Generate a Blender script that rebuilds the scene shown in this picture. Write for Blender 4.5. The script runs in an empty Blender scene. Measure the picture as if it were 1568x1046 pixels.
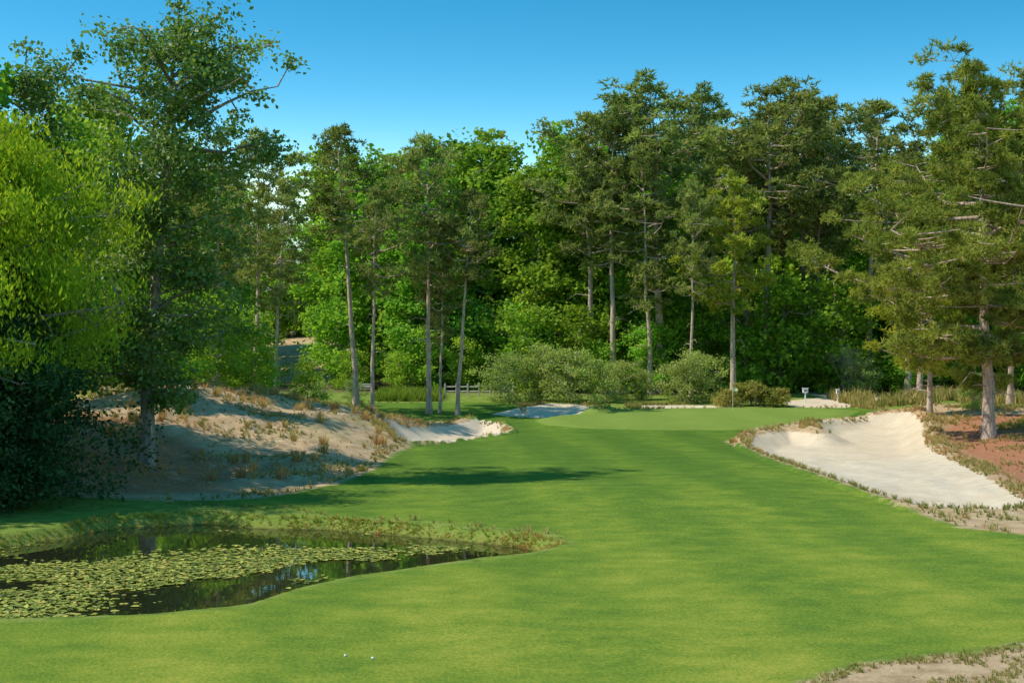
import bpy, math, numpy as np
from mathutils import Vector
R0=np.random.default_rng(7)
scene=bpy.context.scene
def ss(a,b,x):
    t=np.clip((x-a)/(b-a),0,1); return t*t*(3-2*t)
# ---------------------------------------------------------------- noise
_tab=np.random.default_rng(3).random((256,256))
def vnoise(x,y):
    xi=np.floor(x).astype(int); yi=np.floor(y).astype(int); fx=x-xi; fy=y-yi
    fx=fx*fx*(3-2*fx); fy=fy*fy*(3-2*fy)
    g=lambda a,b:_tab[a%256,b%256]
    return (g(xi,yi)*(1-fx)+g(xi+1,yi)*fx)*(1-fy)+(g(xi,yi+1)*(1-fx)+g(xi+1,yi+1)*fx)*fy
def fbm(x,y,o=3):
    s=0;a=.5
    for i in range(o):
        s=s+a*vnoise(x*2**i+17*i,y*2**i+31*i); a*=.5
    return s/(1-.5**o)
# ---------------------------------------------------------------- zones (metres, plan view)
def sdf(poly,x,y):
    P=np.array(poly,float); n=len(P)
    d=np.full(x.shape,1e9); ins=np.zeros(x.shape,bool)
    for i in range(n):
        a=P[i]; b=P[(i+1)%n]; e=b-a
        wx=x-a[0]; wy=y-a[1]
        t=np.clip((wx*e[0]+wy*e[1])/(e@e+1e-9),0,1)
        d=np.minimum(d,(wx-e[0]*t)**2+(wy-e[1]*t)**2)
        c=((a[1]>y)!=(b[1]>y))
        if e[1]!=0: ins^=c&(x<e[0]*(y-a[1])/e[1]+a[0])
    d=np.sqrt(d); return np.where(ins,d,-d)
POND=[(-30,27),(-14,26.6),(-9.8,27.2),(-7.1,27.7),(-5.6,28.6),(-4.9,30.5),(-3.9,32.2),(-2.5,33.6),(-1.0,35.2),(0.2,36),(0.9,37.4),(0.3,38.7),(-1.5,40),(-3.5,41.4),(-5.6,42.6),(-7.5,42.8),(-9.2,44),(-11.9,43.1),(-13.0,40),(-14.5,38),(-19,36),(-30,34)]
FAIR=[(-60,-40),(-60,26.2),(-9,26.4),(-5.2,27.9),(-4.4,30.2),(-2.2,33),(0.4,35.2),(1.8,37.4),(1.2,39.6),(-2.5,42.6),(-5.6,43.9),(-7,45.8),(-11,46.6),(-11.2,47.6),(-8.5,48.6),(-6.9,53),(-6.1,59),(-5.9,70),(-5.4,76),(-3.8,79.5),(0,88),(-.6,95),(-4,99),(-12,102),(-14,111),(0,113),(1,101),(6.5,101),(8,106.5),(25,107.5),(27,101),(20.5,94),(16.5,91),(14.2,86),(12,74.5),(11.9,65),(12.1,57),(12.3,50),(12.7,46),(12.8,42.8),(12.8,40.8),(14,38.7),(34,37),(34,27),(8.9,24.8),(7.8,24),(6.6,23.5),(5.4,22.9),(4.3,21.7),(3.2,19),(3,-40)]
GREEN=[(2,93),(5,89.5),(10,88.3),(16,89),(21,94),(25,102),(23,106),(15,106),(8,105),(3.5,101),(1.6,97)]
B_R=[(12.5,74),(13.2,80),(14.9,85),(17,87.5),(18.5,84.5),(19.3,86),(19.2,90),(20.4,94),(24.1,98),(27.3,98),(26.0,90),(24.3,84),(21.4,73),(19.5,61),(18,52.5),(16.8,45.6),(15.0,44.6),(13.2,45.8),(12.7,50),(12.5,57),(12.4,65)]
B_L=[(-5.9,75.5),(-3.8,78.8),(-.2,87),(0,90.5),(-1,96),(-2.3,97.5),(-3.8,93),(-5.5,90),(-7.6,86),(-7.4,80)]
B_C=[(-1.5,103),(1,100.5),(4,99.5),(6.4,102.5),(6.2,107),(5,111.5),(3,112),(0,107)]
B_S=[(9.8,107.4),(13,106.6),(16.5,107),(16.5,110),(12,110.5),(9.8,110)]
B_P=[(21.5,109),(25,106.8),(29,110),(31,120),(28.5,128),(25,127),(26,118),(21.5,114)]
HILL=[(-31,146),(-24,137),(-17.5,139),(-15,150),(-19,166),(-24,185),(-29,185),(-30,168)]
WL=[(-60,50),(-11.5,47.4),(-8.5,48.4),(-6.7,53),(-5.9,59),(-5.7,70),(-5.2,76),(-3.6,79.2),(.1,88),(-.8,94.5),(-4,97),(-8,96),(-14,93),(-20,92),(-60,95)]
WR1=[(12.5,46.2),(12.7,43.1),(12.8,40.6),(14.2,38.9),(34,37.4),(60,40),(60,100),(31,106),(27,99),(24,98.5),(19,94.5),(18,92),(14.5,88.5),(12,80),(12,73.5),(11.9,65),(12.1,56)]
WR2=[(4.5,21.6),(5.5,22.7),(6.6,23.3),(7.8,23.7),(8.8,24.5),(40,27.5),(40,-20),(3.2,-20),(3.4,19)]
ST_R=[(17.1,47.5),(19.0,54),(20.3,60),(22.4,71),(25.4,84),(29,93),(60,95),(60,42),(19,43.5)]
ST_L=[(-60,49.5),(-13,48.6),(-10.5,50.5),(-11,57),(-13.5,61),(-17,65),(-22,69),(-60,74)]
BUNK=[B_R,B_L,B_C,B_S,B_P]
def union(ps,x,y):
    r=None
    for p in ps:
        s=sdf(p,x,y); r=s if r is None else np.maximum(r,s)
    return r
def zones(x,y):
    Z={}
    Z['pond']=sdf(POND,x,y); Z['fair']=sdf(FAIR,x,y); Z['green']=sdf(GREEN,x,y)
    Z['sand']=union(BUNK,x,y); Z['waste']=union([WL,WR1,WR2,HILL],x,y); Z['straw']=sdf(ST_R,x,y); Z['strawl']=sdf(ST_L,x,y)
    return Z
def height(x,y,Z=None):
    if Z is None: Z=zones(x,y)
    z=1.5*ss(82,130,y)+4.0*ss(130,230,y)+9*ss(165,225,y)+8*ss(260,600,y)
    z=z+0.22*(fbm(x*.06+3,y*.05+1)-.5)*ss(15,40,y)
    z=z+.22*np.exp(-((y-49-.12*x)/5.5)**2)*ss(-3,3,x)*(1-ss(9,14,x))
    left=ss(-4.8,-10.5,x)
    z=z+left*1.75*np.exp(-(np.abs(y-79)/15.5)**2.4)*(.85+.45*fbm(x*.16,y*.13))
    z=z+left*ss(48,54,y)*(1-ss(92,100,y))*.7*(fbm(x*.6,y*.45,4)-.5)
    z=z+1.0*ss(-10,-17,x)*ss(44,56,y)*(1-ss(90,110,y))
    z=z+3.2*np.exp(-((x+24)/12)**2-((y-168)/24)**2)
    z=z+.8*ss(21,32,x)*ss(46,62,y)*(1-ss(95,120,y))
    z=z+.28*ss(-1.2,1.2,Z['green'])
    s=Z['sand']; near=(y<104)
    en=fbm(x*.5+11,y*.35,3)
    lip=.12+.4*en*ss(64,80,y)
    z=z-np.where(near,.18+.32*ss(60,84,y),.1)*ss(0,1.6,s)+lip*np.exp(-((s+.5)/.6)**2)*near*(Z['fair']<.3)
    z=z+np.where(near,.25*(fbm(x*.8+5,y*.5,4)-.5),0)*ss(.2,1.2,s)
    p=Z['pond']
    z=z*(1-ss(-1.5,0,p))
    z=z-.3*ss(-.42,0.0,p)-1.0*ss(0,1.6,p)
    return z
def hz(x,y): return float(height(np.array([float(x)]),np.array([float(y)]))[0])
# ---------------------------------------------------------------- mesh builder
class MB:
    def __init__(s): s.v=[];s.f=[];s.n=0
    def add(s,v,f,mat=0,tint=None):
        v=np.asarray(v,float).reshape(-1,3); f=np.asarray(f,int)
        if tint is None: tint=np.full(len(f),.5)
        s.v.append(v); s.f.append((f+s.n,mat,np.asarray(tint,float)*np.ones(len(f)))); s.n+=len(v)
    def mesh(s,name,mats,smooth=(0,)):
        me=bpy.data.meshes.new(name); V=np.concatenate(s.v)
        loops=np.concatenate([f.ravel() for f,_,_ in s.f])
        tot=np.concatenate([np.full(len(f),f.shape[1]) for f,_,_ in s.f])
        mi=np.concatenate([np.full(len(f),m) for f,m,_ in s.f]); ti=np.concatenate([t for _,_,t in s.f])
        me.vertices.add(len(V)); me.vertices.foreach_set('co',V.ravel().astype('f'))
        me.loops.add(len(loops)); me.loops.foreach_set('vertex_index',loops.astype('i'))
        me.polygons.add(len(tot)); st=np.concatenate([[0],np.cumsum(tot)[:-1]])
        me.polygons.foreach_set('loop_start',st.astype('i')); me.polygons.foreach_set('loop_total',tot.astype('i'))
        me.polygons.foreach_set('material_index',mi.astype('i'))
        me.polygons.foreach_set('use_smooth',np.isin(mi,smooth))
        a=me.attributes.new('tint','FLOAT','FACE'); a.data.foreach_set('value',ti.astype('f'))
        for m in mats: me.materials.append(m)
        me.update(calc_edges=True); return me
def tube(mb,pts,rad,sides=6,mat=0):
    pts=np.asarray(pts,float); rad=np.asarray(rad,float); n=len(pts)
    t=np.gradient(pts,axis=0); t/=np.linalg.norm(t,axis=1)[:,None]+1e-9
    ref=np.array([0,0,1.]) if abs(t[0][2])<.8 else np.array([1.,0,0])
    u=np.cross(t,ref); u/=np.linalg.norm(u,axis=1)[:,None]+1e-9; w=np.cross(t,u)
    a=np.arange(sides)*2*math.pi/sides
    V=pts[:,None]+rad[:,None,None]*(np.cos(a)[None,:,None]*u[:,None]+np.sin(a)[None,:,None]*w[:,None])
    F=[]
    for i in range(n-1):
        for j in range(sides):
            F.append((i*sides+j,i*sides+(j+1)%sides,(i+1)*sides+(j+1)%sides,(i+1)*sides+j))
    mb.add(V.reshape(-1,3),F,mat)
def unit(v): return v/(np.linalg.norm(v,axis=-1,keepdims=True)+1e-9)
def leaves(mb,rg,C,rad,per,L,W,flat=.8,mat=1,droop=0.0,gauss=.5):
    """diamond leaves scattered around irregular clumps"""
    k=len(C); ax=unit(rg.normal(size=(k,3))*np.array([1,1,.4])); st=rg.uniform(.2,1.1,k)
    C=np.repeat(C,per,0); r=np.repeat(rad,per); AX=np.repeat(ax,per,0); ST=np.repeat(st,per)
    off=np.clip(rg.normal(size=(len(C),3)),-1.9,1.9)*gauss; off+=AX*(off*AX).sum(1)[:,None]*ST[:,None]
    d=unit(off)
    off=off*r[:,None]*np.array([1,1,flat])
    off[:,2]-=droop*rg.random(len(C))*r
    P=C+off
    n=unit(rg.normal(size=P.shape)+d*.5+np.array([0,0,.7]))
    u=unit(np.cross(n,rg.normal(size=P.shape)))
    if droop: u=unit(u+np.array([0,0,-1.3]))
    v=unit(np.cross(n,u)); s=rg.uniform(.65,1.3,len(P))[:,None]
    V=np.stack([P-u*L/2*s,P+v*W/2*s+u*L*.08*s,P+u*L/2*s,P-v*W/2*s+u*L*.08*s],1).reshape(-1,3)
    F=np.arange(len(V)).reshape(-1,4)
    t=np.clip(np.repeat(rg.random(k),per)*.55+rg.random(len(P))*.45,0,1)
    mb.add(V,F,mat,t)
def needles(mb,rg,C,rad,tufts,per,L,W,flat=.45,mat=1):
    k=len(C); C2=np.repeat(C,tufts,0); r=np.repeat(rad,tufts)
    d=unit(rg.normal(size=(len(C2),3)))
    T=C2+d*(rg.random(len(C2))**.55*r)[:,None]*np.array([1,1,flat])
    ax=unit(d*.8+np.array([0,0,.7]))
    T3=np.repeat(T,per,0); A=np.repeat(ax,per,0)
    u=unit(A*.7+unit(rg.normal(size=T3.shape))); v=unit(np.cross(u,rg.normal(size=T3.shape)))
    s=rg.uniform(.7,1.25,len(T3))[:,None]
    V=np.stack([T3-v*W/2,T3+v*W/2,T3+u*L*s+v*W*.2,T3+u*L*s-v*W*.2],1).reshape(-1,3)
    F=np.arange(len(V)).reshape(-1,4)
    t=np.clip(np.repeat(np.repeat(rg.random(k),tufts)*.55+rg.random(k*tufts)*.45,per),0,1)
    mb.add(V,F,mat,t)
# ---------------------------------------------------------------- materials
def newmat(name):
    m=bpy.data.materials.new(name); m.use_nodes=True; nt=m.node_tree; nt.nodes.clear(); return m,nt
def N(nt,t,**k):
    n=nt.nodes.new(t)
    for a,b in k.items(): setattr(n,a,b)
    return n
def ramp(nt,stops,interp='LINEAR'):
    n=nt.nodes.new('ShaderNodeValToRGB'); cr=n.color_ramp; cr.interpolation=interp
    while len(cr.elements)<len(stops): cr.elements.new(.5)
    for e,(p,c) in zip(cr.elements,stops): e.position=p; e.color=(*c,1)
    return n
def noise(nt,scale,detail=4,rough=.6,vec=None):
    n=nt.nodes.new('ShaderNodeTexNoise'); n.inputs['Scale'].default_value=scale; n.inputs['Detail'].default_value=detail; n.inputs['Roughness'].default_value=rough
    if vec is not None: nt.links.new(vec,n.inputs['Vector'])
    return n
def math_(nt,op,a,b=None,clamp=False):
    n=nt.nodes.new('ShaderNodeMath'); n.operation=op; n.use_clamp=clamp
    for i,q in enumerate((a,b)):
        if q is None: continue
        if isinstance(q,(int,float)): n.inputs[i].default_value=q
        else: nt.links.new(q,n.inputs[i])
    return n.outputs[0]
def mixc(nt,f,a,b,blend='MIX'):
    n=nt.nodes.new('ShaderNodeMix'); n.data_type='RGBA'; n.blend_type=blend
    for s,q in ((0,f),(6,a),(7,b)):
        if isinstance(q,(int,float)): n.inputs[s].default_value=q
        elif isinstance(q,tuple): n.inputs[s].default_value=(*q,1)
        else: nt.links.new(q,n.inputs[s])
    return n.outputs[2]
def leafmat(name,stops,trans=.35,hv=.03,vv=.35,spec=.0):
    m,nt=newmat(name); L=nt.links
    at=N(nt,'ShaderNodeAttribute',attribute_name='tint'); r=ramp(nt,stops); L.new(at.outputs['Fac'],r.inputs[0])
    oi=N(nt,'ShaderNodeObjectInfo')
    hsv=N(nt,'ShaderNodeHueSaturation'); L.new(r.outputs[0],hsv.inputs['Color'])
    L.new(math_(nt,'ADD',math_(nt,'MULTIPLY',oi.outputs['Random'],hv*2),.5-hv),hsv.inputs['Hue'])
    r2=math_(nt,'FRACT',math_(nt,'MULTIPLY',oi.outputs['Random'],7.31))
    L.new(math_(nt,'ADD',math_(nt,'MULTIPLY',r2,vv*2),1-vv),hsv.inputs['Value'])
    d=N(nt,'ShaderNodeBsdfDiffuse'); t=N(nt,'ShaderNodeBsdfTranslucent'); mx=N(nt,'ShaderNodeMixShader'); mx.inputs[0].default_value=trans
    L.new(hsv.outputs[0],d.inputs[0]); L.new(mixc(nt,1.0,hsv.outputs[0],(1.3,1.2,.6),'MULTIPLY'),t.inputs[0])
    L.new(d.outputs[0],mx.inputs[1]); L.new(t.outputs[0],mx.inputs[2])
    o=N(nt,'ShaderNodeOutputMaterial')
    if spec>0:
        g=N(nt,'ShaderNodeBsdfGlossy'); g.inputs['Roughness'].default_value=.45; m2=N(nt,'ShaderNodeMixShader'); m2.inputs[0].default_value=spec
        L.new(mx.outputs[0],m2.inputs[1]); L.new(g.outputs[0],m2.inputs[2]); L.new(m2.outputs[0],o.inputs[0])
    else: L.new(mx.outputs[0],o.inputs[0])
    return m
def barkmat(name,a,b,c):
    m,nt=newmat(name); L=nt.links
    g=N(nt,'ShaderNodeNewGeometry'); mp=N(nt,'ShaderNodeMapping'); mp.inputs['Scale'].default_value=(1,1,.3); L.new(g.outputs['Position'],mp.inputs[0])
    n=noise(nt,6,5,.7,mp.outputs[0]); r=ramp(nt,[(.3,a),(.5,b),(.68,c)]); L.new(n.outputs[0],r.inputs[0])
    p=N(nt,'ShaderNodeBsdfPrincipled'); p.inputs['Roughness'].default_value=.95; p.inputs['Specular IOR Level'].default_value=.1
    L.new(r.outputs[0],p.inputs['Base Color'])
    bp=N(nt,'ShaderNodeBump'); bp.inputs['Strength'].default_value=.8; bp.inputs['Distance'].default_value=.06; L.new(n.outputs[0],bp.inputs['Height']); L.new(bp.outputs[0],p.inputs['Normal'])
    o=N(nt,'ShaderNodeOutputMaterial'); L.new(p.outputs[0],o.inputs[0]); return m
def plain(name,c1,c2,scale=8,rough=.7):
    m,nt=newmat(name); L=nt.links; g=N(nt,'ShaderNodeNewGeometry'); n=noise(nt,scale,4,.6,g.outputs['Position'])
    r=ramp(nt,[(.35,c1),(.65,c2)]); L.new(n.outputs[0],r.inputs[0]); p=N(nt,'ShaderNodeBsdfPrincipled'); p.inputs['Roughness'].default_value=rough
    L.new(r.outputs[0],p.inputs['Base Color']); o=N(nt,'ShaderNodeOutputMaterial'); L.new(p.outputs[0],o.inputs[0]); return m
M_bark=barkmat('pine_bark',(.2,.145,.11),(.46,.34,.265),(.62,.5,.4))
M_bark2=barkmat('broadleaf_bark',(.10,.09,.075),(.25,.22,.18),(.42,.38,.32))
M_pine=leafmat('pine_needles',[(0,(.10,.14,.04)),(.5,(.225,.275,.075)),(.93,(.37,.41,.12)),(1,(.40,.33,.15))],.4,.015,.2)
M_pineY=leafmat('pine_needles_yellow',[(0,(.18,.22,.03)),(.5,(.36,.40,.05)),(1,(.5,.5,.09))],.42,.01,.1)
M_leaf=leafmat('broad_leaves',[(0,(.09,.19,.028)),(.5,(.215,.41,.045)),(1,(.39,.58,.08))],.5,.018,.2)
M_sap=leafmat('undergrowth_leaves',[(0,(.10,.2,.028)),(.5,(.235,.43,.045)),(1,(.41,.58,.08))],.5,.018,.2)
M_tall=leafmat('tall_tree_leaves',[(0,(.06,.125,.028)),(.5,(.15,.255,.05)),(1,(.29,.41,.1))],.42,.0,.0,spec=.03)
M_willow=leafmat('willow_leaves',[(0,(.15,.23,.02)),(.5,(.31,.45,.028)),(1,(.46,.58,.05))],.5,.01,.1)
M_dark=leafmat('evergreen_leaves',[(0,(.02,.055,.02)),(.6,(.045,.10,.035)),(1,(.09,.17,.05))],.25,.01,.2)
M_shrub=leafmat('shrub_leaves',[(0,(.17,.25,.06)),(.5,(.32,.43,.11)),(1,(.47,.55,.2))],.42,.02,.15)
M_hedge=leafmat('rounded_bush_leaves',[(0,(.13,.15,.03)),(.5,(.29,.3,.06)),(1,(.46,.35,.12))],.3,.0,.0)
M_wire=leafmat('wire_grass_blades',[(0,(.15,.2,.04)),(.4,(.32,.29,.09)),(.75,(.52,.41,.19)),(1,(.48,.26,.12))],.3,0,0)
M_bank=leafmat('bank_grass_blades',[(0,(.15,.25,.03)),(.5,(.30,.34,.05)),(.85,(.5,.39,.12)),(1,(.55,.28,.1))],.3,0,0)
# ---------------------------------------------------------------- ground material
def ground_mat():
    m,nt=newmat('ground_cover'); L=nt.links
    g=N(nt,'ShaderNodeNewGeometry'); P=g.outputs['Position']
    A=lambda nm:N(nt,'ShaderNodeAttribute',attribute_name=nm).outputs['Fac']
    nb=noise(nt,.25,5,.6,P).outputs[0]; nm_=noise(nt,1.6,5,.65,P).outputs[0]; nf=noise(nt,14,4,.7,P).outputs[0]; nff=noise(nt,70,3,.7,P).outputs[0]
    def mask(nm,amp,soft,off=0.0,nz=nm_):
        j=math_(nt,'MULTIPLY',math_(nt,'SUBTRACT',nz,.5),amp)
        s=math_(nt,'ADD',math_(nt,'ADD',A(nm),j),off)
        return math_(nt,'ADD',math_(nt,'DIVIDE',s,soft),.5,True)
    def rmp(src,st):
        r=ramp(nt,st); L.new(src,r.inputs[0]); return r.outputs[0]
    rough=rmp(nm_,[(.3,(.10,.14,.03)),(.5,(.19,.27,.04)),(.7,(.3,.31,.08))])
    litter=rmp(nm_,[(.3,(.09,.07,.04)),(.6,(.17,.13,.07)),(.75,(.1,.16,.03))])
    col=mixc(nt,mask('deep',8,6),rough,litter)
    mp=N(nt,'ShaderNodeMapping'); mp.inputs['Rotation'].default_value=(0,0,-.09); L.new(P,mp.inputs[0])
    sx=N(nt,'ShaderNodeSeparateXYZ'); L.new(mp.outputs[0],sx.inputs[0])
    lane=math_(nt,'SINE',math_(nt,'MULTIPLY',sx.outputs[0],1.3))
    lane=math_(nt,'MULTIPLY',lane,.8); lane=math_(nt,'MINIMUM',math_(nt,'MAXIMUM',lane,-.5),.5)
    lane=math_(nt,'MULTIPLY',lane,.09)
    mp2=N(nt,'ShaderNodeMapping'); mp2.inputs['Scale'].default_value=(.8,1.0,1); L.new(P,mp2.inputs[0])
    patch=noise(nt,.9,7,.72,mp2.outputs[0]).outputs[0]
    v=math_(nt,'ADD',math_(nt,'ADD',math_(nt,'MULTIPLY',patch,.62),.19),lane)
    v=math_(nt,'ADD',v,math_(nt,'MULTIPLY',math_(nt,'SUBTRACT',nb,.5),.22))
    v=math_(nt,'ADD',v,math_(nt,'MULTIPLY',math_(nt,'SUBTRACT',nf,.5),.7))
    v=math_(nt,'ADD',v,math_(nt,'MULTIPLY',math_(nt,'SUBTRACT',nff,.5),.3))
    sp=N(nt,'ShaderNodeSeparateXYZ'); L.new(P,sp.inputs[0])
    grad=math_(nt,'MULTIPLY',math_(nt,'SUBTRACT',43,sp.outputs[1]),.0045)
    v=math_(nt,'ADD',v,math_(nt,'MAXIMUM',grad,-.11))
    fair=rmp(v,[(.28,(.072,.145,.018)),(.45,(.118,.205,.024)),(.58,(.205,.275,.03)),(.78,(.37,.37,.055))])
    wear=math_(nt,'MULTIPLY',math_(nt,'SUBTRACT',patch,.66),6,True)
    fair=mixc(nt,math_(nt,'MULTIPLY',wear,.45),fair,(.36,.33,.09))
    col=mixc(nt,mask('fair',.5,.25),col,fair)
    gr=rmp(v,[(.3,(.18,.26,.045)),(.7,(.27,.34,.065))])
    col=mixc(nt,mask('green',.3,.3),col,gr)
    w1=rmp(nm_,[(.28,(.22,.15,.07)),(.42,(.40,.27,.135)),(.55,(.60,.43,.245)),(.72,(.74,.56,.35))])
    w2=rmp(nf,[(.3,(.28,.17,.09)),(.7,(.70,.52,.33))])
    waste=mixc(nt,.45,w1,w2)
    red=math_(nt,'MULTIPLY',math_(nt,'SUBTRACT',.5,nb),6,True)
    waste=mixc(nt,math_(nt,'MULTIPLY',red,.5),waste,(.46,.26,.13))
    gf=math_(nt,'MULTIPLY',math_(nt,'SUBTRACT',nb,.54),7,True)
    waste=mixc(nt,math_(nt,'MULTIPLY',gf,.55),waste,(.26,.25,.08))
    col=mixc(nt,mask('waste',1.2,.35),col,waste)
    def straw(a,b,c,s): 
        q=rmp(nf,[(.3,a),(.5,b),(.72,c)])
        return mixc(nt,math_(nt,'MULTIPLY',math_(nt,'SUBTRACT',nm_,.56),4,True),q,s)
    col=mixc(nt,mask('straw',2.5,1.0),col,straw((.24,.09,.045),(.43,.18,.095),(.56,.28,.16),(.5,.31,.19)))
    col=mixc(nt,mask('strawl',2.5,1.0),col,straw((.20,.09,.04),(.40,.19,.09),(.54,.33,.17),(.6,.43,.26)))
    sand=rmp(nm_,[(.25,(.58,.46,.31)),(.5,(.70,.57,.41)),(.75,(.77,.65,.49))])
    sand=mixc(nt,.35,sand,rmp(nf,[(.3,(.48,.37,.24)),(.6,(.77,.65,.49))]))
    sand=mixc(nt,math_(nt,'MULTIPLY',math_(nt,'MULTIPLY',math_(nt,'SUBTRACT',nb,.52),8,True),.45),sand,(.6,.46,.3))
    col=mixc(nt,mask('sand',.8,.16),col,sand)
    bank=rmp(nf,[(.3,(.14,.17,.035)),(.55,(.27,.28,.06)),(.72,(.42,.33,.13))])
    col=mixc(nt,math_(nt,'MULTIPLY',mask('pond',.7,.35,.25),.8),col,bank)
    col=mixc(nt,mask('pond',.1,.2,.0),col,(.05,.045,.02))
    p=N(nt,'ShaderNodeBsdfPrincipled'); p.inputs['Roughness'].default_value=.95; p.inputs['Specular IOR Level'].default_value=.08
    L.new(col,p.inputs['Base Color'])
    b=N(nt,'ShaderNodeBump'); b.inputs['Strength'].default_value=.7; b.inputs['Distance'].default_value=.08
    L.new(math_(nt,'ADD',nf,math_(nt,'MULTIPLY',nff,.5)),b.inputs['Height']); L.new(b.outputs[0],p.inputs['Normal'])
    o=N(nt,'ShaderNodeOutputMaterial'); L.new(p.outputs[0],o.inputs[0]); return m
M_ground=ground_mat()
# ---------------------------------------------------------------- ground sheet
def axis_x():
    a=list(np.arange(0,18,.16)); a+=list(np.arange(18,48,.35)); s=.5
    while a[-1]<4000: a.append(a[-1]+s); s*=1.16
    a=np.array(a); return np.concatenate([-a[:0:-1],a])
def axis_y():
    a=[-400,-150,-60]+list(np.arange(-30,17,1.5)); 
    while a[-1]<135: a.append(a[-1]+max(.1,a[-1]*.0055))
    s=.9
    while a[-1]<5000: a.append(a[-1]+s); s*=1.05 if a[-1]<260 else 1.2
    return np.array(a)
gx,gy=axis_x(),axis_y(); X,Y=np.meshgrid(gx,gy); X=X.ravel(); Y=Y.ravel()
Z=zones(X,Y); H=height(X,Y,Z); Z['deep']=Y-124+4*(fbm(X*.1,Y*.1)-.5)
nx,ny=len(gx),len(gy)
I=np.arange(nx*ny).reshape(ny,nx); F=np.stack([I[:-1,:-1],I[:-1,1:],I[1:,1:],I[1:,:-1]],-1).reshape(-1,4)
def sheet(name,V,F,attrs,mat):
    mb=MB(); mb.add(V,F); me=mb.mesh(name,[mat])
    for k,a in attrs.items():
        at=me.attributes.new(k,'FLOAT','POINT'); at.data.foreach_set('value',a.astype('f'))
    o=bpy.data.objects.new(name,me); scene.collection.objects.link(o); return o
V=np.stack([X,Y,H],1)
sheet('ground',V,F,{k:np.clip(a,-50,50) for k,a in Z.items()},M_ground)
def inset(name,poly,th):
    s=sdf(poly,X,Y); ok=(s[F]>th).all(1)
    f=F[ok]; u,inv=np.unique(f,return_inverse=True)
    v=V[u]+np.array([0,0,.005]); sheet(name,v,inv.reshape(-1,4),{k:np.clip(a[u],-50,50) for k,a in Z.items()},M_ground)
for b in (B_R,B_L,B_C,B_S): inset('sand_bunker',b,.45)
inset('putting_green',GREEN,.3)
# ---------------------------------------------------------------- water
def water_mat():
    m,nt=newmat('pond_water_surface'); L=nt.links; g=N(nt,'ShaderNodeNewGeometry')
    n=noise(nt,2.2,3,.5,g.outputs['Position']); b=N(nt,'ShaderNodeBump'); b.inputs['Strength'].default_value=.035; b.inputs['Distance'].default_value=.02; L.new(n.outputs[0],b.inputs['Height'])
    p=N(nt,'ShaderNodeBsdfPrincipled'); p.inputs['Base Color'].default_value=(.02,.022,.01,1); p.inputs['Roughness'].default_value=.01; p.inputs['IOR'].default_value=2.3
    L.new(b.outputs[0],p.inputs['Normal']); o=N(nt,'ShaderNodeOutputMaterial'); L.new(p.outputs[0],o.inputs[0]); return m
mb=MB(); mb.add([(-31,25.5,-.3),(2,25.5,-.3),(2,46,-.3),(-31,46,-.3)],[(0,1,2,3)])
o=bpy.data.objects.new('pond_water',mb.mesh('pond_water',[water_mat()])); scene.collection.objects.link(o)
def link(name,me,loc=(0,0,0),rot=0,sc=(1,1,1),parent=None):
    o=bpy.data.objects.new(name,me); o.location=loc; o.rotation_euler=(0,0,rot); o.scale=sc
    scene.collection.objects.link(o)
    if parent: o.parent=parent
    return o
# lily pads
M_lily=leafmat('lily_pad_leaf',[(0,(.10,.13,.025)),(.5,(.25,.29,.045)),(.85,(.42,.42,.08)),(1,(.5,.38,.1))],.1,0,0,spec=.05)
n=46000; px=R0.uniform(-20,0,n); py=R0.uniform(26.5,43.5,n); s=sdf(POND,px,py)
dens=fbm(px*.45+9,py*.4+4,5)
c0=np.interp(px,[-20,-12,-9,-7,-5,-3,-1.5],[31,31,32,34.2,36.3,37.8,38.5]); hw=np.interp(px,[-20,-12,-9,-6,-3,-1.5],[4.6,4.6,4.2,3.0,1.8,.8])
q=np.abs(py-c0)/hw
want=ss(.42,.6,dens+.13*(1-q*1.15))*(.15+.85*ss(1.5,.8,q))*(px<-1.2)
want*=1-.96*ss(1.5,.55,np.hypot((px+7.0)/2.1,(py-30.3)/2.6))
ok=(s>.15)&(R0.random(n)<want); px,py=px[ok],py[ok]; k=len(px)
rad=R0.uniform(.03,.10,k); a0=R0.uniform(0,6.28,k); tx=R0.normal(0,.2,k); ty=R0.normal(0,.2,k)
ang=np.linspace(.25,2*math.pi-.25,8)
A=a0[:,None]+ang[None]; vx=np.cos(A)*rad[:,None]; vy=np.sin(A)*rad[:,None]; 
vz=np.abs(vx*tx[:,None]+vy*ty[:,None])+R0.uniform(-.298,-.285,k)[:,None]
c=np.stack([px,py,R0.uniform(-.294,-.285,k)],1)
ring=np.stack([px[:,None]+vx,py[:,None]+vy,vz+.004],-1)
Vv=np.concatenate([c[:,None],ring],1).reshape(-1,3); base=np.arange(k)*9
Ff=np.concatenate([np.stack([base,base+i,base+i+1],1) for i in range(1,8)])
mb=MB(); mb.add(Vv,Ff,0,np.tile(R0.random(k),7)); link('lily_pads',mb.mesh('lily_pads',[M_lily],smooth=()))
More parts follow.
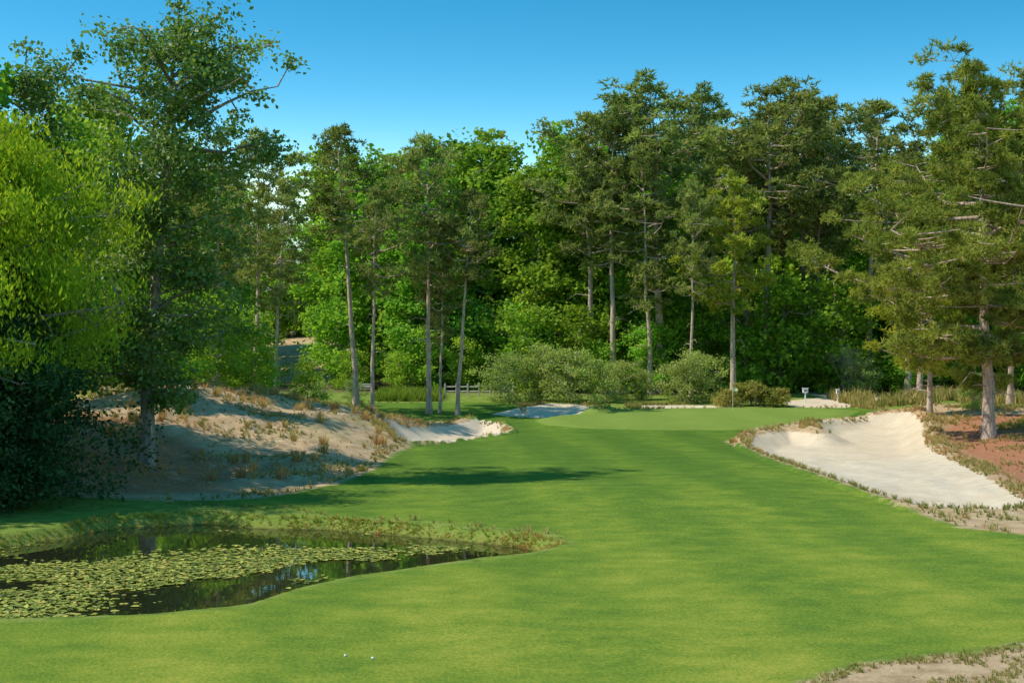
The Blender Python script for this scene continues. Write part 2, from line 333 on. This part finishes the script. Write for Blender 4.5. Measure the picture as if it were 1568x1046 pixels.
# ---------------------------------------------------------------- grass tufts
def tufts(name,xs,ys,hgt,blades,mat,tint,w=.02,spread=.5,zoff=0):
    k=len(xs); zs=height(xs,ys)+zoff; B=np.repeat(np.stack([xs,ys,zs],1),blades,0); h=np.repeat(hgt,blades)*R0.uniform(.4,1.1,k*blades)
    w=np.repeat(np.ones(k)*w,blades)[:,None]
    a=R0.uniform(0,6.28,k*blades); rr=R0.random(k*blades)
    out=np.stack([np.cos(a),np.sin(a),0*a],1); b0=B+out*(rr*h*.35)[:,None]
    sd=np.stack([-np.sin(a+R0.normal(0,1,len(a))),np.cos(a),0*a],1)*w
    sp=np.clip(R0.normal(spread,.3,k*blades),.05,1.2)
    mid=b0+out*(h*sp*.35)[:,None]+np.array([0,0,1])*(h*.65)[:,None]; tip=b0+out*(h*sp)[:,None]+np.array([0,0,1])*(h*(1.05-.35*sp))[:,None]
    V=np.stack([b0-sd,b0+sd,mid+sd*.7,mid-sd*.7,tip],1).reshape(-1,3); i=np.arange(k*blades)*5
    t=np.clip(np.repeat(tint,blades)+R0.normal(0,.16,k*blades),0,1)
    m_=MB(); m_.add(V,np.stack([i,i+1,i+2,i+3],1),0,t); m_.f.append((np.stack([i+3,i+2,i+4],1),0,t))
    link(name,m_.mesh(name,[mat],smooth=()))
n=170000; px=R0.uniform(-30,45,n); py=R0.uniform(19,112,n); Zs=zones(px,py)
en=fbm(px*.45,py*.3,4)
edge=(Zs['sand']<.35*(en-.3))&(Zs['sand']>-1.1)&(Zs['fair']<.0)&(R0.random(n)<.05+.85*ss(.44,.6,en))
nn=fbm(px*.35+40,py*.3+7,4)
wst=(Zs['waste']>.1)&(Zs['sand']<-.2)&(R0.random(n)<(.03+.6*ss(.50,.64,nn)))
fe=(Zs['fair']<0)&(Zs['fair']>-.5)&(Zs['pond']<-.8)&(R0.random(n)<.3)
ok=(edge|wst|fe); px,py=px[ok],py[ok]; k=len(px); print('tufts',k)
tn=np.clip(fbm(px*.2,py*.2,2)*1.1-.05+R0.normal(0,.22,k),0,1)
tufts('wire_grass',px,py,R0.uniform(.05,.33,k)**1.0*np.where(py<30,.5,1)*np.where(py>75,1.15,.8),12,M_wire,tn,w=.004+py*.00013,spread=.6)
nk=110; cx=R0.uniform(-19,-6,nk); cy=R0.uniform(54,90,nk); tufts('broomsedge_clumps',cx,cy,R0.uniform(.2,.85,nk),70,M_wire,np.clip(R0.normal(.75,.22,nk),0,1),w=.014,spread=.45)
n=9000; px=R0.uniform(4,12,n); py=R0.uniform(20,27,n); s=sdf(WR2,px,py); ok=(np.abs(s-.12)<.3*fbm(px*1.5,py*1.5)+.05)|((s>.3)&(fbm(px*.9+3,py*.9,3)>.56)); px,py=px[ok],py[ok]; k=len(px)
tufts('fringe_grass',px,py,R0.uniform(.03,.11,k),9,M_wire,np.clip(R0.normal(.35,.2,k),0,1),w=.0045,spread=.6)
n=120000; px=R0.uniform(-22,3,n); py=R0.uniform(25.5,47,n); s=sdf(POND,px,py)
farb=(py>36.4)&(px>-13); bn=fbm(px*.7,py*.7,3)
nearp=(~farb)&(s>-.3)&(s<.02)&(R0.random(n)<.3)
ok=(farb&(s>-.5)&(s<.04)&(R0.random(n)<.25+.6*ss(.4,.6,bn)))|nearp; px,py=px[ok],py[ok]; k=len(px)
tufts('pond_bank_grass',px,py,np.where(py>36,R0.uniform(.03,.17,k),R0.uniform(.03,.09,k)),8,M_bank,np.clip(R0.normal(.52,.24,k)+.25*ss(-2,.5,px),0,1),w=.009)
k=1100; px=R0.uniform(-11,-5.8,k); py=R0.uniform(113,121,k); tufts('marsh_grass',px,py,R0.uniform(.5,.9,k),10,M_bank,np.clip(R0.normal(.1,.1,k),0,1),w=.03,spread=.25)
k=1100; px=R0.uniform(26,40,k); py=R0.uniform(104,118,k); ok=fbm(px*.4,py*.3)>.4; px,py=px[ok],py[ok]; k=len(px); tufts('tall_rough_grass',px,py,R0.uniform(.3,1.3,k),12,M_wire,np.clip(R0.normal(.45,.2,k),0,1),w=.03,spread=.45)
# ---------------------------------------------------------------- trees
def trunk(mb,rg,Hh,r0,lean=(0,0),sides=9,wob=.25,top=.12):
    n=14; t=np.linspace(0,1,n); w=np.cumsum(rg.normal(0,wob/4,(n,2)),0); w-=w[0]
    pts=np.stack([lean[0]*t**1.3+w[:,0],lean[1]*t**1.3+w[:,1],t*Hh-.2*(t==0)],1)
    rad=r0*(1-t*(1-top)); rad[0]*=1.35
    tube(mb,pts,rad,sides); return lambda q:np.array([np.interp(q,t,pts[:,i]) for i in range(3)])
def pine(name,seed,Hh=24,cb=.5,R=4.2,r0=.28,lean=(0,0),limbs=34,tuftn=12,per=6,L=.36,W=.115,mats=None,openn=1.0,dead=4,skirt=1.0):
    rg=np.random.default_rng(seed); mb=MB(); tp=trunk(mb,rg,Hh,r0,lean,top=.1)
    C=[];Rr=[]
    side=rg.uniform(0,6.28)
    for i in range(limbs):
        t=(i+rg.random())/limbs; q=cb+(1-cb)*t*.985; az=i*2.399+rg.normal(0,.5)
        prof=(math.sin(math.pi*min(1,.17+.80*t))**.75)*(1+.18*math.cos(az-side)); 
        ln=R*prof*rg.uniform(.5,1.15)*(skirt if t<.25 else 1)
        ln=max(ln,.6); b=tp(q); el=math.radians(-8+58*t**1.5+rg.normal(0,10))
        m=5; s=np.linspace(0,1,m); hd=np.array([math.cos(az),math.sin(az)])
        pts=np.stack([b[0]+hd[0]*ln*s*math.cos(el),b[1]+hd[1]*ln*s*math.cos(el),b[2]+ln*s*math.sin(el)+.16*ln*s**2-.08*ln*np.sin(s*3.1)],1)
        pts[1:-1]+=rg.normal(0,.1,(m-2,3)); lr=.028*ln**.8*(1.2-.5*t)+.012
        tube(mb,pts,lr*(1-.8*s),5)
        nc=int(max(2,ln*1.8*openn))
        for j in range(nc):
            f=rg.uniform(.3,1.03) if j else 1.0
            p=np.array([np.interp(min(f,1),s,pts[:,k]) for k in range(3)])
            lat=rg.normal(0,.26)*ln*(.5+.5*f); q2=p+np.array([-hd[1]*lat,hd[0]*lat,rg.normal(.15,.3)])
            if abs(lat)>.35: tube(mb,[p,(p+q2)/2+[0,0,-.05],q2],[lr*.4,lr*.3,.01],3)
            C.append(q2); Rr.append(rg.uniform(.45,.95))
    C.append(tp(1)); Rr.append(.7)
    for i in range(dead):
        q=rg.uniform(cb*.5,cb); b=tp(q); az=rg.uniform(0,6.28); ln=rg.uniform(.5,2.2)
        tube(mb,[b,b+np.array([math.cos(az)*ln*.6,math.sin(az)*ln*.6,.1*ln]),b+np.array([math.cos(az)*ln,math.sin(az)*ln,-.15*ln+rg.normal(0,.2)])],[.045,.03,.01],4)
    needles(mb,rg,np.array(C),np.array(Rr),tuftn,per,L,W,flat=.5)
    return mb.mesh(name,mats or [M_bark,M_pine])
def broad(name,seed,Hh=22,cb=.25,R=4.5,r0=.3,lean=(0,0),limbs=30,per=80,L=.36,W=.28,mats=None,prof=None,clr=(.8,1.5),flat=.75,sub=4,up=38,droop=0,wob=.4,gauss=.52):
    rg=np.random.default_rng(seed); mb=MB(); tp=trunk(mb,rg,Hh*.97,r0,lean,top=.08,wob=wob)
    prof=prof or (lambda t:math.sin(math.pi*min(1,.2+.74*t))**.7)
    C=[];Rr=[]; side=rg.uniform(0,6.28)
    for i in range(limbs):
        t=(i+rg.random())/limbs; q=cb+(1-cb)*t*.97; az=i*2.399+rg.normal(0,.5)
        ln=max(.7,R*prof(t)*rg.uniform(.5,1.12)*(1+.15*math.cos(az-side))); b=tp(max(0.05,q-.05)); el=math.radians(up*(.6+.6*t)+rg.normal(0,12))
        m=5; s=np.linspace(0,1,m); hd=np.array([math.cos(az),math.sin(az)])
        rise=math.sin(el)*ln*(1-.3*s)
        pts=np.stack([b[0]+hd[0]*ln*s,b[1]+hd[1]*ln*s,b[2]+rise*s*.9],1); pts[1:-1]+=rg.normal(0,.12,(m-2,3))
        lr=.026*ln**.8+.012; tube(mb,pts,lr*(1-.8*s),5)
        for j in range(sub+int(ln*.5)):
            f=rg.uniform(.2,1.0) if j else 1
            p=np.array([np.interp(f,s,pts[:,k]) for k in range(3)])
            q2=p+np.clip(rg.normal(0,1,3),-1.8,1.8)*np.array([.22,.22,.16])*ln*.8
            tube(mb,[p,(p+q2)/2,q2],[lr*.4,lr*.3,.008],3)
            C.append(q2); Rr.append(rg.uniform(*clr))
    C.append(tp(1)); Rr.append(clr[0])
    leaves(mb,rg,np.array(C),np.array(Rr),per,L,W,flat=flat,droop=droop,gauss=gauss)
    return mb.mesh(name,mats or [M_bark2,M_leaf])
pines=[pine('pine_a',11,24,.48,4.3,.27,limbs=36),pine('pine_b',12,24,.42,4.0,.25,(1.2,.4),limbs=38),pine('pine_c',13,24,.55,4.6,.3,(-.8,.3),limbs=32),
       pine('pine_d',14,24,.36,3.6,.24,(.3,-.8),limbs=42),pine('pine_e',15,24,.6,4.2,.28,(-1.8,0),limbs=28)]
bk=dict(per=76,L=.41,W=.32,clr=(.7,1.25))
brs=[broad('broad_a',21,22,.2,4.8,**bk),broad('broad_b',22,22,.12,4.4,limbs=34,**bk),broad('broad_c',23,22,.28,5.2,limbs=28,**bk),broad('broad_d',24,22,.15,4.0,limbs=34,**bk)]
SM=[M_bark2,M_sap]
sap=[broad('sapling_a',31,7,.08,2.6,.08,limbs=18,per=56,L=.27,W=.21,clr=(.5,.9),sub=3,mats=SM),broad('sapling_b',32,7,.04,3.0,.08,limbs=18,per=56,L=.27,W=.21,clr=(.5,.95),sub=3,mats=SM)]
shr=[broad('shrub_a',41,4,.03,2.4,.06,limbs=20,per=70,L=.17,W=.11,clr=(.35,.7),sub=3,mats=[M_bark2,M_shrub]),broad('shrub_b',42,4,.02,2.0,.06,limbs=20,per=70,L=.17,W=.11,clr=(.35,.7),sub=3,mats=[M_bark2,M_shrub])]
# forest mass
forest=bpy.data.objects.new('forest',None); scene.collection.objects.link(forest)
cxs=[-80,-45,-29.9,-21.6,-12.7,-5.8,4.5,11.4,18.3,25.2,33.5,37.6,42.4,48,54,90]
czs=[25,25,26.9,28.6,29.2,29.6,30.4,31.5,32,32.5,31.4,28.6,29.2,32,34,34]
rg=np.random.default_rng(77); cnt=0
for row,(d,sp,hf) in enumerate([(134,7.0,.78),(145,5.2,.93),(158,4.6,1.03)]):
    x=-62-rg.random()*3
    while x<72:
        xx=x+rg.normal(0,1.0); dd=d+rg.normal(0,3)
        if abs(xx*150/dd+23)<4.0: x+=sp; continue
        top=np.interp(xx,cxs,czs)*hf*rg.uniform(.88,1.05); g=hz(xx,dd); h=top-g
        pp=.08+.6*math.exp(-((xx-24)/13)**2)+.25*(xx>38)
        if rg.random()<pp*(.45 if row<1 else 1): me=pines[rg.integers(5)]; s=h/24.5; w=s*rg.uniform(1.05,1.35)
        else: me=brs[rg.integers(4)]; s=h/23; w=s*rg.uniform(.9,1.2)
        link('tree_%d'%cnt,me,(xx,dd,g-.1),rg.uniform(0,6.28),(w,w,s),forest); cnt+=1; x+=sp*rg.uniform(.8,1.2)
for xx,dd,h in ((-31,186,15),(-26,190,15),(-21,184,15),(-28,178,13),(-19,176,15),(22,172,24),(28,171,24),(34,173,23),(40,170,22),(46,172,22),(52,170,24),(15,173,23)):
    link('tree_%d'%cnt,brs[cnt%4],(xx,dd,hz(xx,dd)-.1),xx,(h/21,h/21,h/23),forest); cnt+=1
und=bpy.data.objects.new('forest_understory',None); scene.collection.objects.link(und); cnt=0
for d,sp in ((124,3.8),(128,2.8),(134,3.0)):
    x=-52.
    while x<62:
        xx=x+rg.normal(0,.8); dd=d+rg.normal(0,1.8); x+=sp*rg.uniform(.7,1.3)
        if abs(xx*150/dd+23)<4.2: continue
        if d<126 and (xx<0 or 20<xx<32): continue
        s=rg.uniform(.5,1.6)*(.75 if d<126 else 1); link('undergrowth_%d'%cnt,sap[rg.integers(2)],(xx,dd,hz(xx,dd)-.1),rg.uniform(0,6.28),(s*rg.uniform(.9,1.3),s,s),und); cnt+=1
for x in np.arange(-34,-12,2.3): link('undergrowth_%d'%cnt,sap[cnt%2],(x,178+rg.normal(0,2),hz(x,178)-.1),x,(1.1,1.1,1.2),und); cnt+=1
for x in np.arange(14,44,3.1): s=rg.uniform(1.3,2.1); link('undergrowth_%d'%cnt,sap[cnt%2],(x,142+rg.normal(0,2),hz(x,142)-.1),x,(s,s,s),und); cnt+=1
print('forest',cnt)
# individual pines
P=[(-18.8,90,18.5,3,.3,1),(-18.3,101,20.5,0,1.,.95),(-16.2,97,16.5,1,-.5,.85),(-11.5,105,21.5,4,0.0,.95),(-9.8,100,16.5,2,4,.75),
   (-6.0,103,20.5,0,5.2,.9),(-5.3,104,16,3,1.2,.7),(-3.9,102,16.5,4,3.3,.85),(7.3,128,26,4,1.5,1.1),(8.8,124,26.0,0,2.4,1.0),
   (11.9,122,24,3,3.9,.95),(12.9,125,28.6,2,.6,1.2),(14.8,118,19,0,.2,.75),(23.2,129,29,2,2.9,1.15),(27.5,132,29,0,3.3,1.2),(32,128,27,4,2.0,1.1),
   (33.5,121,24,3,1.1,1.2),(36,103,19.5,1,4.9,1.1),(38.4,100,21,0,2.2,1.15),(31.5,110,18.5,2,5.5,1.1),(41,92,20,4,.9,1.2),(42,108,22,2,1.9,1.2),(-24,96,19,2,1.9,1.),(-28,90,20,0,2.5,1.1)]
for (x,d,tz,mi,rt,wf) in P:
    g=hz(x,d); s=(tz-g)/24.4; link('pine_tree',pines[mi],(x,d,g-.08),rt,(s*wf*1.08,s*wf*1.08,s))
g=hz(18.5,119); link('pine_tree',pine('pine_yellow',51,17.5,.42,4.0,.27,(.3,0),limbs=30,tuftn=16,mats=[M_bark,M_pineY]),(18.5,119,g-.05))
g=hz(27.6,94); link('pine_tree',pine('pine_small',52,11,.22,3.4,.2,limbs=26,tuftn=18,per=8,L=.3,W=.07,mats=[M_bark,M_pineY]),(27.6,94,g-.05))
M_pineR=leafmat('pine_needles_near',[(0,(.11,.15,.03)),(.5,(.255,.305,.06)),(.95,(.41,.44,.1)),(1,(.43,.34,.14))],.4,.0,.0)
g=hz(26.0,77.5); link('pine_tree',pine('pine_wide',53,19.2,.2,7.4,.36,(.4,0),limbs=54,tuftn=24,per=8,L=.28,W=.065,openn=1.45,dead=7,mats=[M_bark,M_pineR],skirt=.9),(26.0,77.5,g-.05),rot=2.6)
g=hz(34,82); link('pine_tree',pine('pine_edge',54,20,.3,5.4,.34,(0,0),limbs=44,tuftn=20,per=8,L=.28,W=.065,openn=1.2,mats=[M_bark,M_pineR]),(33.2,84,g-.05),rot=1)
# tall open broadleaf by the pond
def tprof(t):
    return float(np.interp(t,[0,.15,.35,.5,.62,.78,.9,1],[.4,.66,.66,.58,.78,1.0,.8,.3]))
g=hz(-14,54.3); link('broadleaf_tree',broad('tall_broadleaf',161,18.9-g,.18,4.4,.3,(.9,0),limbs=62,per=110,L=.19,W=.13,mats=[M_bark2,M_tall],prof=tprof,clr=(.35,.8),sub=4,up=40,flat=.75,wob=.2),(-14.0,54.3,g-.05),rot=0)
g=hz(-20.3,60); link('broadleaf_tree',broad('left_broadleaf',72,18.4-g,.2,3.4,.28,(.0,0),limbs=38,per=110,L=.2,W=.14,mats=[M_bark2,M_tall],clr=(.45,.9),sub=4,wob=.2),(-20.6,60,g-.05))
# bright feathery willow
W_=broad('willow',63,13.0,.3,4.2,.3,(.6,0),limbs=46,per=190,L=.22,W=.075,mats=[M_bark2,M_willow],clr=(.55,1.0),sub=5,up=22,droop=.6,prof=lambda t:float(np.interp(t,[0,.3,.6,.85,1],[.75,.95,1,.72,.25])))
link('willow_tree',W_,(-17.6,46.0,hz(-17,46)-.05),rot=.8)
link('willow_tree',W_,(-23.5,50,hz(-23,50)),rot=2.1,sc=(1.15,1.15,1.1))
# dark evergreens below it
E_=broad('evergreen',64,7.2,.02,2.7,.14,limbs=36,per=180,L=.14,W=.09,mats=[M_bark2,M_dark],clr=(.4,.95),sub=5,up=25,prof=lambda t:float(np.interp(t,[0,.3,.7,1],[.9,1,.75,.25])))
for x,d,s,rt in ((-16.5,46.0,1.2,0),(-19.2,47.3,1.3,1.3),(-21.5,45.5,1.2,3),(-23.5,43,1.3,4.1),(-17.4,43.3,.95,.4),(-20.5,40.5,.9,5.),(-18.6,50,1.1,2)):
    link('evergreen_tree',E_,(x,d,hz(x,d)-.1),rt,(s,s,s))
for i,(x,d,h,rt) in enumerate(((-27,47,19,0),(-27,40,17,2),(-25,56,20,4),(-31,31,17,5),(-31,60,21,1),(-22,70,15,3),(-23.5,80,18,2.2),(-22,51.5,16,1.2),(-29,52,19,3.2))):
    link('broadleaf_tree',brs[i%4],(x,d,hz(x,d)-.1),rt,(h/24,h/24,h/22.5))
for x,d,s in ((-17.5,84,.75),(-15.8,88,.6),(-19.5,80,.7),(-16.2,92,.5),(-13.8,96,.45),(-21,74,.8),(-18.5,88,.9)):
    link('sapling',sap[0],(x,d,hz(x,d)-.05),x,(s,s,s))
for i,(x,d,s,rt) in enumerate(((-.2,113,.95,0),(2.2,114,1.1,1),(4.6,113,1.05,2),(7.2,112,.85,3),(8.6,115,.8,4.4),(13.6,112,.85,5),(15.2,113.5,1.0,.6),(10.6,116,.6,1.),(29.6,121,.8,2.),(-12,108,.5,3),(-14.5,106,.55,1),(31.5,97,.6,.5))):
    link('shrub',shr[i%2],(x,d,hz(x,d)-.05),rt,(s,s,s))
rg=np.random.default_rng(5); mb=MB(); C=[];Rr=[]
for i in range(70):
    x=rg.uniform(-2.6,2.6); y=rg.uniform(-1.3,1.3); top=1.75*math.sqrt(max(.12,1-(x/3)**2-(y/1.9)**2))
    C.append((x,y,rg.uniform(.3,1)*top)); Rr.append(rg.uniform(.3,.5)); 
    if i%5==0: tube(mb,[(x*.3,y*.3,-.1),(x*.7,y*.7,top*.5),(x,y,top*.8)],[.04,.03,.01],4)
leaves(mb,rg,np.array(C),np.array(Rr),260,.13,.08,flat=.9)
link('rounded_bush',mb.mesh('rounded_bush',[M_bark2,M_hedge]),(18.6,109.5,hz(18.6,109.5)))
# bare shrub
rg=np.random.default_rng(9); mb=MB()
def grow(p,dv,l,r,dep):
    q=p+dv*l; mid=(p+q)/2+rg.normal(0,.05*l,3); tube(mb,[p,mid,q],[r,r*.85,r*.65],4)
    if dep>0:
        for _ in range(3): grow(q,unit(dv+rg.normal(0,.38,3)+np.array([0,0,.2])),l*rg.uniform(.6,.85),r*.55,dep-1)
for i in range(3): grow(np.array([0,0,-.1]),unit(rg.normal(0,.25,3)+np.array([0,0,1.6])),1.4,.05,4)
M_grey=barkmat('bare_twigs',(.14,.13,.1),(.24,.22,.18),(.34,.31,.27))
link('bare_shrub',mb.mesh('bare_shrub',[M_grey]),(28.2,120,hz(28.2,120)))
# ---------------------------------------------------------------- small built things
M_white=plain('white_paint',(.72,.72,.7),(.82,.82,.8)); M_wood=plain('weathered_wood',(.42,.37,.3),(.6,.54,.46),5); M_flag=plain('flag_cloth',(.7,.68,.4),(.8,.78,.5),5); M_dk=plain('dark_metal',(.03,.05,.03),(.05,.07,.05))
def box(mb,c,s,mat=0,bev=.0):
    c=np.array(c,float); s=np.array(s,float)/2; b=min(s)*.25
    pr=[(-s[0]+b,-s[1]),(s[0]-b,-s[1]),(s[0],-s[1]+b),(s[0],s[1]-b),(s[0]-b,s[1]),(-s[0]+b,s[1]),(-s[0],s[1]-b),(-s[0],-s[1]+b)]
    V=[(c[0]+x,c[1]+y,c[2]+z) for z in (-s[2],s[2]) for x,y in pr]
    mb.add(V,[(i,(i+1)%8,8+(i+1)%8,8+i) for i in range(8)],mat); mb.add(V,[tuple(range(8,16)),tuple(range(7,-1,-1))],mat)
mb=MB(); tube(mb,[(0,0,-.1),(0,0,.8),(0,0,1.7)],[.014,.013,.011],6); 
mb.add([(0,0,1.68),(.2,.03,1.62),(.38,-.02,1.58),(0,0,1.36),(.2,.03,1.38),(.36,-.02,1.42)],[(0,1,4,3),(1,2,5,4)],1)
link('golf_flagstick',mb.mesh('golf_flagstick',[M_white,M_flag],smooth=()),(15.9,102.5,hz(15.9,102.5)))
for x,d,h in ((23.4,113.5,1.2),(26.1,114,1.0)):
    mb=MB(); box(mb,(0,0,h*.35),(.1,.1,h*.8)); box(mb,(0,0,h*.82),(.42 if h>1.1 else .24,.2,.34)); box(mb,(0,0,h*.82+.19),(.5 if h>1.1 else .3,.28,.04)); box(mb,(0,-.105,h*.82),(.28 if h>1.1 else .14,.012,.1),1)
    link('sign_post',mb.mesh('sign_post',[M_white,M_dk],smooth=()),(x,d,hz(x,d)))
mb=MB(); n=7
for i in range(n): box(mb,(i*.95,0,.5),(.13,.13,1.1)); 
for z in (.38,.75):
    for i in range(n-1): tube(mb,[(i*.95,-.0,z),(i*.95+.48,0,z-.02),(i*.95+.95,0,z+.01)],[.06,.065,.06],6)
link('split_rail_fence',mb.mesh('split_rail_fence',[M_wood],smooth=()),(-5.6,119,hz(-4,119)+.05),rot=.05)
mb=MB()
for i in range(4): box(mb,(0,-.18+i*.13,.46),(2.4,.11,.05))
for z in (.66,.84): box(mb,(0,.28,z),(2.4,.04,.13))
for x in (-1,1):
    box(mb,(x,-.15,.21),(.09,.09,.43)); box(mb,(x,.34,.45),(.09,.07,.95)); box(mb,(x,.06,.40),(.08,.5,.06))
link('park_bench',mb.mesh('park_bench',[M_wood],smooth=()),(-13.0,121,hz(-13.,121)),sc=(1,1,1))
for x,d in ((-2.74,23.4),(-2.27,23.2)):
    bpy.ops.mesh.primitive_ico_sphere_add(subdivisions=3,radius=.0215,location=(x,d,hz(x,d)+.02)); o=bpy.context.object; o.name='golf_ball'; o.data.materials.append(M_white)
# ---------------------------------------------------------------- sun, sky, camera
el=math.radians(50); sx,sy=-.985,-.17; nrm=math.hypot(sx,sy); sx/=nrm; sy/=nrm
dirv=Vector((sx*math.cos(el),sy*math.cos(el),math.sin(el)))
ld=bpy.data.lights.new('sun','SUN'); ld.energy=5; ld.angle=math.radians(.53); ld.color=(1,.94,.82)
lo=bpy.data.objects.new('sun',ld); lo.rotation_euler=dirv.to_track_quat('Z','Y').to_euler(); lo.location=(-30,-20,60); scene.collection.objects.link(lo)
w=bpy.data.worlds.new('World'); scene.world=w; w.use_nodes=True; nt=w.node_tree; nt.nodes.clear()
sky=nt.nodes.new('ShaderNodeTexSky'); sky.sky_type='NISHITA'; sky.sun_disc=False; sky.sun_elevation=el; sky.sun_rotation=math.atan2(sx,sy)%(2*math.pi); sky.air_density=1.0; sky.dust_density=.3; sky.ozone_density=2.0
tc=nt.nodes.new('ShaderNodeTexCoord'); mp=nt.nodes.new('ShaderNodeMapping'); mp.inputs['Scale'].default_value=(1,1,3.4); mp.inputs['Location'].default_value=(0,0,-.33)
vm=nt.nodes.new('ShaderNodeVectorMath'); vm.operation='MAXIMUM'; vm.inputs[1].default_value=(-9,-9,.06)
nt.links.new(tc.outputs['Generated'],mp.inputs[0]); nt.links.new(mp.outputs[0],vm.inputs[0]); nt.links.new(vm.outputs[0],sky.inputs[0])
hs=nt.nodes.new('ShaderNodeHueSaturation'); hs.inputs['Saturation'].default_value=1.4; hs.inputs['Hue'].default_value=.474; hs.inputs['Value'].default_value=1.42
bg=nt.nodes.new('ShaderNodeBackground'); bg.inputs[1].default_value=.15; nt.links.new(sky.outputs[0],hs.inputs['Color']); nt.links.new(hs.outputs[0],bg.inputs[0])
ow=nt.nodes.new('ShaderNodeOutputWorld'); nt.links.new(bg.outputs[0],ow.inputs[0])
cd=bpy.data.cameras.new('camera'); cd.lens=50; cd.sensor_width=36; cd.clip_end=9000; cam=bpy.data.objects.new('camera',cd)
cam.location=(0,0,5); cam.rotation_euler=(math.radians(90.45),0,0); scene.collection.objects.link(cam); scene.camera=cam
scene.view_settings.view_transform='Standard'; scene.view_settings.look='None'; scene.view_settings.exposure=0
